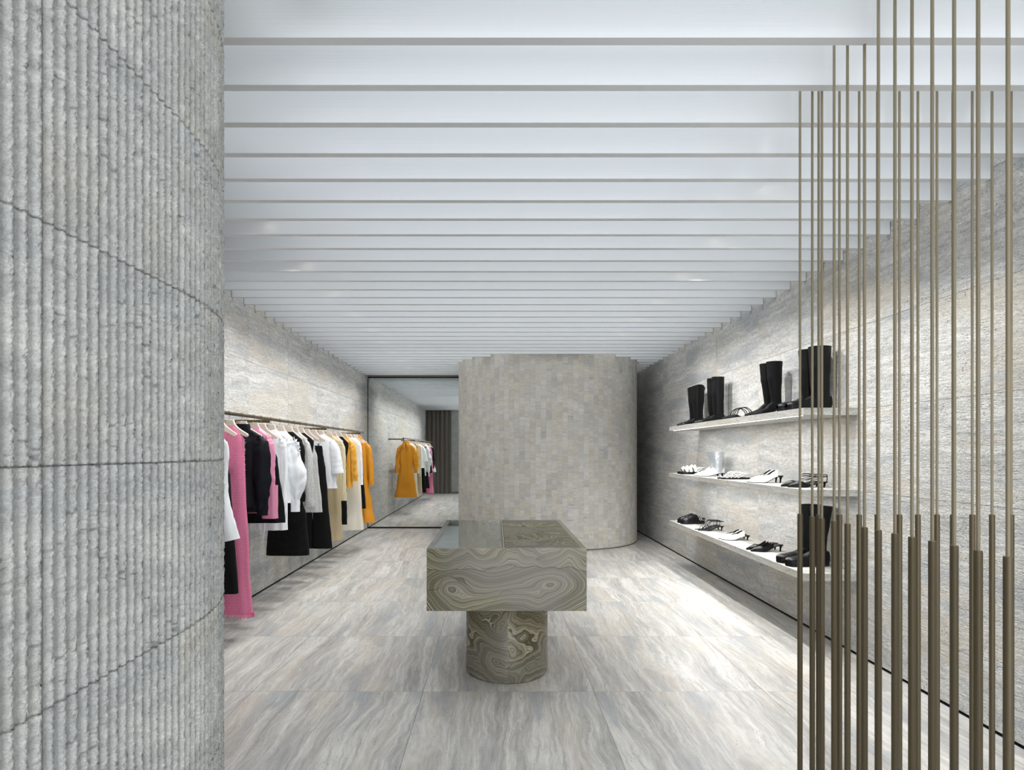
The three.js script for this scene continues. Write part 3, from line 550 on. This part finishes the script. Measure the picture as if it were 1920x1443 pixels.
  hanger(5.99, .0, H + 'white tweed skirt', { clips: .07, wide: 0.62 }); t = garment('tweed_skirt', 'white flecked tweed skirt held by two clips', 'skirt', 5.99, 0);
  lower(t, FAB.whiteTweed, { hem: .768, hw0: .095, hw1: .175, seed: 12 });
  hanger(6.22, 0, H + 'long black trousers', { clips: .075, wide: 0.62 }); t = garment('trousers', 'long black wide legged trousers held by two clips', 'trousers', 6.22, 0);
  lower(t, FAB.black, { hem: .35, hw0: .105, hw1: .215, legs: true, seed: 13, fold: .004 });
  hanger(6.48, -.03, H + 'white short sleeved shirt', { wide: 0.73 }); t = garment('shirt', 'white boxy shirt with wide short sleeves', 'shirt', 6.48, -.03);
  upper(t, FAB.white, { hem: .985, sw: .165, chest: .18, hemW: .195, seed: 14, sleeve: { end: 1.15, out: .205, r0: .062, r1: .068, wrinkle: .004 }, collar: 'shirt', placket: 5 });
  hanger(6.78, .02, H + 'khaki dress', { wide: 0.61 }); t = garment('shirt_dress', 'long khaki shirt dress behind the white short sleeved shirt', 'dress', 6.78, .02);
  upper(t, FAB.khaki, { hem: .355, sw: .14, chest: .145, hemW: .175, seed: 15, placket: 8, collar: 'shirt' });
  hanger(7.0, .05, H + 'beige long sleeved jacket', { wide: 0.54 }); t = garment('jacket', 'beige jacket whose long sleeve hangs before the khaki dress', 'jacket', 7.0, .05);
  upper(t, FAB.beige, { hem: .86, sw: .125, chest: .13, hemW: .14, seed: 16, sleeve: { end: .86, out: .13, r0: .04, r1: .036, cuff: [.09, .04] } });
  hanger(7.235, 0, H + 'black narrow jumpsuit', { wide: 0.57 }); t = garment('jumpsuit', 'black narrow jumpsuit in front of the yellow shirt', 'jumpsuit', 7.235, 0);
  upper(t, FAB.black, { hem: .95, sw: .13, chest: .10, hemW: .10, seed: 17 });
  for (const s of [-1, 1]) part('leg', shell([[Yh(.98), .052, .03, .002, s * .05], [Yh(.48), .055, .03, .004, s * .057]], { seed: 17 + s, folds: 3, nu: 28 }), FAB.black, t);
  hanger(7.47, -.06, H + 'yellow shirt', { wide: 0.54 }); t = garment('shirt', 'warm yellow shirt with elbow length cuffed sleeves', 'shirt', 7.47, -.06);
  upper(t, FAB.yellow, { hem: .93, sw: .125, chest: .12, hemW: .125, seed: 18, sleeve: { end: 1.06, out: .155, r0: .046, r1: .04, wrinkle: .009, cuff: [.07, .042] }, collar: 'shirt' });
  hanger(7.71, .03, H + 'cream sleeveless dress', { wide: 0.68 }); t = garment('dress', 'long cream sleeveless dress hanging before the orange dress', 'dress', 7.71, .03);
  upper(t, FAB.cream, { hem: .348, sw: .155, chest: .15, hemW: .21, seed: 19, fold: .004 });
  hanger(7.90, 0, H + 'white long sleeved top', { wide: 0.57 }); t = garment('top', 'white long sleeved top between the cream and orange dresses', 'top', 7.90, 0);
  upper(t, FAB.white, { hem: .92, sw: .13, chest: .12, hemW: .12, seed: 20, sleeve: { end: .94, out: .13, r0: .036, r1: .03 } });
  hanger(8.05, 0, H + 'black trousers beside the orange dress', { clips: .075, wide: 0.62 }); t = garment('trousers', 'black cropped trousers just in front of the orange dress', 'trousers', 8.05, 0);
  lower(t, FAB.black, { hem: .60, hw0: .095, hw1: .16, legs: true, seed: 21 });
  hanger(8.2, .06, H + 'orange dress', { wide: 0.68 }); t = garment('dress', 'orange flared dress with a neck tie at the far end of the rail', 'dress', 8.2, .06);
  upper(t, FAB.orange, { hem: .388, sw: .155, chest: .15, hemW: .255, hemD: .09, seed: 22, fold: .009, folds: 6, waist: [1.05, .145], sleeve: { end: .97, out: .205, r0: .05, r1: .04, wrinkle: .006, cuff: [.075, .042] }, collar: 'tie' });
}
// ---------------------------------------------------------------- shoes. Local axes: heel at x = 0, toe at +x, y up
const blackLeather = PM({ color: 0x040506, roughness: .4, specularIntensity: .55 }), blackMatt = PM({ color: 0x050506, roughness: .55, specularIntensity: .4 }), rubber = PM({ color: 0x050506, roughness: .6, specularIntensity: .5 }), whiteLeather = PM({ color: 0xe8e7e3, roughness: .4, clearcoat: .2 }), silverLeather = PM({ color: 0xc9ced4, metalness: .75, roughness: .38 }), lining = M({ color: 0x141416, roughness: .7 }), paleLining = M({ color: 0xd8d2c6, roughness: .7 });
const curve1 = (keys) => (t) => along(keys, t)[1];
const toeShapes = {
  round: curve1([[0, .020], [.06, .029], [.18, .033], [.38, .030], [.6, .040], [.74, .045], [.88, .040], [.96, .027], [1, .004]]),
  point: curve1([[0, .018], [.06, .026], [.18, .030], [.38, .027], [.58, .038], [.7, .039], [.85, .024], [.95, .010], [1, .003]]),
  square: curve1([[0, .024], [.05, .032], [.18, .036], [.38, .035], [.6, .045], [.78, .050], [.92, .045], [.98, .034], [1, .016]]),
};
const lift = (H, L) => (t) => H * (1 - smooth(.12, .66, t)) + .0001;      // how high the sole line stands over the ground
function soleGeo(L, shape, H, th, grow = 1, base = 0) {
  const w = toeShapes[shape], b = lift(H, L), n = 26;
  return gridGeometry(12, n, (u, v, o) => { const a = u * Math.PI * 2, c = Math.cos(a), s = Math.sin(a), e = v === 0 || v === 1 ? .3 : 1; o[0] = v * L + (v < .5 ? -.003 : .003) * (e < 1 ? 1 : 0); o[1] = base + b(v) + (s > 0 ? th : 0) * 1 * (s > .01 ? 1 : 0) ; o[2] = clamp(c * 1.25, -1, 1) * w(v) * grow * e; o[3] = o[0]; o[4] = o[2]; });
}
// closed vamp from t0 to 1; cut(t) opens the top between the sides: 0 closed, 1 gone
function vamp(L, shape, H, hKeys, { t0 = 0, base = .006, cut = null, grow = 1, n = 30 } = {}) {
  const w = toeShapes[shape], b = lift(H, L), h = curve1(hKeys), pos = [], idx = [], uv = [], m = 20;
  for (let j = 0; j <= n; j++) for (let i = 0; i <= m; i++) {
    const t = t0 + (1 - t0) * j / n, k = cut ? clamp(cut(t)) : 0; let q = i / m * 2 - 1;            // -1 .. 1 over the foot
    const side = q < 0 ? -1 : 1; q = side * (k + (1 - k) * Math.abs(q));                              // pull the middle to the edge of the opening
    const a = (1 - q) * Math.PI / 2, y = Math.sin(a) ** .75;
    pos.push(t * L + (j === n ? .002 : 0), base + b(t) + h(t) * y, Math.cos(a) * w(t) * grow * (1 + .05 * Math.sin(a))); uv.push(t, q);
  }
  for (let j = 0; j < n; j++) for (let i = 0; i < m; i++) {
    const t = t0 + (1 - t0) * (j + .5) / n; if (cut && cut(t) > .001 && (i === m / 2 || i === m / 2 - 1)) continue;
    const a = j * (m + 1) + i, bq = a + 1, c = a + m + 1, d = c + 1; idx.push(a, bq, c, bq, d, c);
  }
  const g = new THREE.BufferGeometry(); g.setAttribute('position', new THREE.Float32BufferAttribute(pos, 3)); g.setAttribute('uv', new THREE.Float32BufferAttribute(uv, 2)); g.setIndex(idx); g.computeVertexNormals(); return g;
}
function shaft(keys, { seed = 1, wrinkle = .0008, wave = 0 } = {}) {   // keys: [y, centre x, half long, half wide]
  const y0 = keys[0][0], y1 = keys[keys.length - 1][0];
  const outer = gridGeometry(30, 30, (u, v, o) => { const y = y0 + (y1 - y0) * v, [, cx, rx, rz] = along(keys, y), a = u * Math.PI * 2; const wb = wrinkle * (n2(v * 10 + seed, Math.cos(a) * 2) + n2(v * 4, Math.sin(a) * 2 + seed)); o[0] = cx + Math.cos(a) * (rx + wb); o[1] = y + wave * smooth(.8, 1, v) * Math.cos(2 * a); o[2] = Math.sin(a) * (rz + wb); o[3] = u; o[4] = v; });
  const inner = gridGeometry(30, 6, (u, v, o) => { const y = y1 - .10 * v, [, cx, rx, rz] = along(keys, y), a = -u * Math.PI * 2; o[0] = cx + Math.cos(a) * (rx - .003); o[1] = y + wave * (1 - v) * Math.cos(2 * a); o[2] = Math.sin(a) * (rz - .003); o[3] = u; o[4] = v; });
  return mergeGeometries([outer, inner]);
}
const kitten = (H, r0 = .017, r1 = .006, lean = .006) => { const g = new THREE.CylinderGeometry(r0, r1, H, 14, 6), p = g.attributes.position; for (let i = 0; i < p.count; i++) { const k = .5 - p.getY(i) / H; const s = 1 - .35 * Math.sin(k * Math.PI); p.setX(i, p.getX(i) * s + lean * k); p.setZ(i, p.getZ(i) * s); } g.computeVertexNormals(); g.translate(0, H / 2, 0); return g; };
const block = (L, w, H, y = 0) => { const g = new RoundedBoxGeometry(L, H, w, 2, .004); g.translate(0, y + H / 2, 0); return g; };
const FOOT = [[0, .055], [.12, .075], [.3, .085], [.42, .072], [.6, .050], [.8, .036], [.95, .024], [1, .012]];
const SHELF_Y = { top: 1.70, middle: 1.137, bottom: .563 };
const shelfWord = { top: 'top shelf', middle: 'middle shelf', bottom: 'bottom shelf' };
// each pair: two shoes side by side along the shelf, toes to the room; build(t) fills a Group
function pair(name, category, what, level, Z, build, { toeX = 2.135, gap = .105, turn = 0, stagger = .0 } = {}) {
  [0, 1].forEach(i => {
    const t = thing(name, `${what}, ${shelfWord[level]}, ${i ? 'farther' : 'nearer'} of its pair`, category, at(0, SHELF_Y[level], Z + i * gap), 'shoes on the wall shelves');
    const L = build(t, i); t.rotation.y = Math.PI + turn; t.position.x = toeX + L * Math.cos(turn) + stagger * i;
  });
}
function boot(t, L, shape, H, footKeys, shaftKeys, mat, { soleTh = .006, soleGrow = 1.03, heel = 'block', heelMat = rubber, shaftOpt = {}, base = .006, shaftMat } = {}) {
  const foot = vamp(L, shape, H, footKeys, { base }), sh = shaft(shaftKeys, shaftOpt);
  if (shaftMat) { part('foot', foot, mat, t); part('shaft', sh, shaftMat, t); } else part('upper', mergeGeometries([foot, sh]), mat, t);
  const sole = part('sole', soleGeo(L, shape, H, soleTh, soleGrow), rubber, t);
  if (heel === 'block') part('heel', block(.062, .056, H + .004), heelMat, sole).position.x = .032;
  if (heel === 'kitten') part('heel', kitten(H + .004), heelMat, sole).position.x = .016;
  return L;
}
// top shelf
pair('tall_boot', 'boot', 'black knee boot with a dipped curved top', 'top', 6.63, t => {
  const L = boot(t, .27, 'round', .022, FOOT, [[.03, .065, .060, .032], [.09, .066, .056, .036], [.16, .068, .056, .042], [.3, .070, .070, .052], [.455, .070, .078, .058]], blackLeather, { shaftOpt: { wave: -.014 } });
  part('back_tab', block(.006, .014, .03), blackLeather, t).position.set(-.01, .41, 0); return L;
}, { gap: .122 });
pair('tall_boot', 'boot', 'black straight sided tall boot with ankle creases', 'top', 6.06, t => boot(t, .28, 'round', .022, FOOT, [[.03, .060, .056, .032], [.09, .062, .055, .037], [.16, .066, .058, .044], [.3, .070, .062, .052], [.485, .070, .066, .056]], blackLeather, { shaftOpt: { wrinkle: .0016 } }), { gap: .13 });
pair('slingback_flat', 'shoe', 'low black slingback flat with an arched heel strap', 'top', 5.36, t => {
  const L = .25; part('upper', vamp(L, 'point', .004, [[.3, .03], [.5, .05], [.7, .04], [.9, .025], [1, .012]], { t0: .45, cut: x => smooth(.72, .5, x) * .8 }), blackMatt, t);
  part('sole', soleGeo(L, 'point', .004, .005, 1), rubber, t);
  for (const z of [-1, 1]) part('arched_strap', tube([[.165, .03, z * .034], [.14, .085, z * .024], [.085, .112, z * .014], [.03, .085, z * .02], [.004, .012, z * .018]], .0038, 26, 6), blackMatt, t); return L;
}, { gap: .10, toeX: 2.15 });
pair('heeled_boot', 'boot', 'black pointed knee boot with a small kitten heel', 'top', 4.80, t => boot(t, .265, 'point', .045, [[0, .055], [.12, .075], [.3, .085], [.42, .075], [.6, .052], [.8, .034], [.95, .018], [1, .01]], [[.06, .056, .052, .030], [.12, .055, .043, .031], [.20, .060, .047, .038], [.32, .068, .058, .047], [.45, .070, .066, .053]], blackMatt, { heel: 'kitten' }), { gap: .12 });
pair('chunky_boot', 'boot', 'tall black boot with a thick rubber sole', 'top', 4.18, t => boot(t, .32, 'square', .012, [[0, .07], [.12, .085], [.3, .10], [.42, .085], [.6, .060], [.8, .050], [.95, .040], [1, .025]], [[.05, .072, .066, .040], [.12, .074, .064, .043], [.2, .078, .068, .050], [.32, .080, .072, .057], [.462, .080, .080, .062]], blackLeather, { soleTh: .026, soleGrow: 1.1, base: .022, heel: 'none' }), { gap: .135, toeX: 2.12 });
// middle shelf
pair('buckle_sandal', 'sandal', 'chunky white strapped sandal with a black sole', 'middle', 6.63, t => {
  const L = .27; part('sole', soleGeo(L, 'round', .004, .026, 1.08), rubber, t); part('footbed', soleGeo(L * .98, 'round', .004, .004, 1, .026), lining, t);
  for (const [u, w, h] of [[.40, .030, .068], [.60, .03, .058], [.76, .028, .05]]) part('strap', gridGeometry(16, 3, (a, b, o) => { const an = a * Math.PI; o[0] = (u * L) + (b - .5) * w + .012 * Math.sin(an); o[1] = .028 + h * Math.sin(an) ** .8 - .03 * (b - .5) * Math.sin(an); o[2] = Math.cos(an) * .047; o[3] = a; o[4] = b; }, false), whiteLeather, t);
  part('buckle', new RoundedBoxGeometry(.022, .018, .006, 1, .002), rubber, t).position.set(.40 * L, .062, -.036);
  part('heel_strap', tube([[.09, .03, .046], [.04, .066, .036], [.0, .075, 0], [.04, .066, -.036], [.09, .03, -.046]], .006, 24, 6), whiteLeather, t); return L;
});
pair('ankle_boot', 'boot', 'silver leather ankle boot with a low heel', 'middle', 6.06, t => boot(t, .275, 'point', .03, [[0, .055], [.12, .075], [.3, .088], [.42, .075], [.6, .050], [.8, .036], [.95, .02], [1, .01]], [[.04, .060, .056, .032], [.10, .062, .056, .036], [.17, .066, .062, .044], [.262, .070, .074, .052]], whiteLeather, { heel: 'kitten', shaftMat: silverLeather, shaftOpt: { wrinkle: .003 } }), { gap: .12 });
pair('strappy_sandal', 'sandal', 'flat black soled sandal with thin white straps', 'middle', 5.42, t => {
  const L = .26; part('sole', soleGeo(L, 'square', .003, .013, .85), rubber, t);
  for (const [u, h, tilt] of [[.86, .030, .02], [.72, .04, -.03], [.45, .062, .05]]) part('strap', tube([[u * L, .012, .036], [u * L + tilt * .5, h * .8, .026], [u * L + tilt, h, 0], [u * L + tilt * .5, h * .8, -.026], [u * L, .012, -.036]], .0028, 20, 5), whiteLeather, t);
  for (const s of [-1, 1]) part('side_strap', tube([[.72 * L, .03, s * .02], [.5 * L, .07, s * .026], [.2 * L, .055, s * .03], [.03, .045, s * .018]], .0024, 20, 5), whiteLeather, t);
  part('heel_strap', tube([[.12, .013, .032], [.05, .05, .03], [.012, .055, 0], [.05, .05, -.03], [.12, .013, -.032]], .0026, 20, 5), whiteLeather, t); return L;
}, { gap: .10 });
function mule(t, L, H, mat, inner, { high = .085, cutAt = .62, t0 = .33, hKeys } = {}) {
  const keys = hKeys ?? [[.25, high], [.4, high], [.55, high * .75], [.7, .045], [.85, .03], [.95, .016], [1, .008]], opt = { t0, cut: x => smooth(cutAt + .1, cutAt - .22, x) * .62 };
  part('upper', vamp(L, 'point', H, keys, opt), mat, t);
  part('lining', vamp(L, 'point', H, keys.map(k => [k[0], k[1] - .003]), { ...opt, grow: .93 }), inner, t);
  part('insole', soleGeo(L, 'point', H, .004, .96, .005), inner, t); part('sole', soleGeo(L, 'point', H, .005, 1), rubber, t);
  part('heel', kitten(H + .004, .016, .006), rubber, t).position.x = .015;
  return L;
}
pair('kitten_mule', 'shoe', 'white pointed mule with tall diagonal black lined vamp', 'middle', 4.80, t => mule(t, .265, .052, whiteLeather, lining, { cutAt: .66, t0: .2, hKeys: [[.2, .092], [.35, .088], [.5, .078], [.65, .058], [.8, .036], [.93, .018], [1, .008]] }), { gap: .075 });
pair('slingback_pump', 'shoe', 'black slingback pump with looped ankle straps', 'middle', 4.19, t => {
  const L = .285; part('upper', vamp(L, 'point', .036, [[.4, .05], [.6, .046], [.75, .042], [.9, .024], [1, .01]], { t0: .5, cut: x => smooth(.74, .56, x) * .8 }), blackLeather, t);
  part('sole', soleGeo(L, 'point', .036, .006, 1), rubber, t); part('heel', kitten(.04, .014, .006), rubber, t).position.x = .016;
  for (const y of [.075, .09]) part('ankle_strap', tube([[.0, y, 0], [.03, y + .004, .032], [.09, y + .006, .034], [.13, y + .004, 0], [.09, y + .006, -.034], [.03, y + .004, -.032]], .0026, 36, 5, true), blackLeather, t);
  for (const s of [-1, 1]) part('side_strap', tube([[.14, .05, s * .03], [.08, .065, s * .034], [.01, .085, s * .018]], .0026, 14, 5), blackLeather, t);
  part('heel_stay', tube([[.004, .04, 0], [.0, .065, 0], [0, .09, 0]], .003, 8, 5), blackLeather, t); return L;
}, { gap: .10 });
// bottom shelf
pair('clog', 'clog', 'rounded black clog with pale heel strap ring', 'bottom', 6.63, (t) => {
  const L = .275; part('upper', vamp(L, 'round', .01, [[.2, .06], [.42, .085], [.55, .075], [.72, .058], [.9, .042], [1, .02]], { t0: .3, base: .022, grow: 1.06 }), blackLeather, t);
  part('sole', soleGeo(L, 'round', .01, .028, 1.1), rubber, t);
  part('heel_strap', tube([[.10, .07, .036], [.05, .062, .038], [.008, .06, .022], [0, .06, 0], [.008, .06, -.022], [.05, .062, -.038], [.10, .07, -.036]], .010, 26, 8), blackLeather, t);
  for (const s of [-1, 1]) { const ring = new THREE.TorusGeometry(.013, .0035, 8, 22); part('ring', ring, M({ color: 0xd6d4cc, metalness: .6, roughness: .35 }), t).position.set(.062, .064, s * .05); } return L;
}, { gap: .11 });
pair('heeled_sandal', 'sandal', 'black strappy sandal with a small heel', 'bottom', 6.06, t => {
  const L = .27; part('sole', soleGeo(L, 'point', .042, .008, 1), blackLeather, t); part('heel', kitten(.046, .015, .006), rubber, t).position.x = .016;
  for (const [u, h, tilt] of [[.78, .035, -.02], [.66, .045, -.05]]) part('strap', tube([[u * L, .008, .036], [u * L + tilt * .5, h * .8, .028], [u * L + tilt, h + .01, 0], [u * L + tilt * .5, h * .8, -.028], [u * L, .008, -.036]], .0032, 20, 5), blackLeather, t);
  part('ankle_strap', tube([[0, .095, 0], [.03, .098, .03], [.1, .10, .032], [.14, .098, 0], [.1, .10, -.032], [.03, .098, -.03]], .0034, 36, 5, true), blackLeather, t);
  for (const s of [-1, 1]) { part('side_strap', tube([[.17, .045, s * .02], [.15, .075, s * .018], [.135, .098, s * .01]], .0028, 10, 5), blackLeather, t); part('side_strap', tube([[.06, .045, s * .03], [.055, .07, s * .033], [.05, .098, s * .033]], .0028, 10, 5), blackLeather, t); }
  return L;
}, { gap: .09 });
pair('kitten_mule', 'shoe', 'white pointed mule with a small dark heel', 'bottom', 5.42, t => mule(t, .262, .036, whiteLeather, lining, { cutAt: .66, t0: .22, hKeys: [[.2, .088], [.35, .085], [.5, .072], [.65, .05], [.8, .034], [.93, .017], [1, .008]] }), { gap: .075 });
pair('kitten_mule', 'shoe', 'black pointed leather mule with a slim heel', 'bottom', 4.80, t => mule(t, .265, .05, blackLeather, lining, { high: .06, cutAt: .72 }), { gap: .09 });
pair('chunky_boot', 'boot', 'tall black boot with a thick clog shaped sole', 'bottom', 4.20, t => boot(t, .31, 'square', .01, [[0, .07], [.12, .085], [.3, .095], [.42, .08], [.6, .055], [.8, .042], [.95, .035], [1, .02]], [[.05, .070, .064, .040], [.12, .068, .050, .038], [.2, .064, .052, .043], [.32, .058, .064, .052], [.436, .052, .078, .06]], blackLeather, { soleTh: .034, soleGrow: 1.12, base: .026, heel: 'none' }), { gap: .135, toeX: 2.125 });
renderer.render(scene, camera);
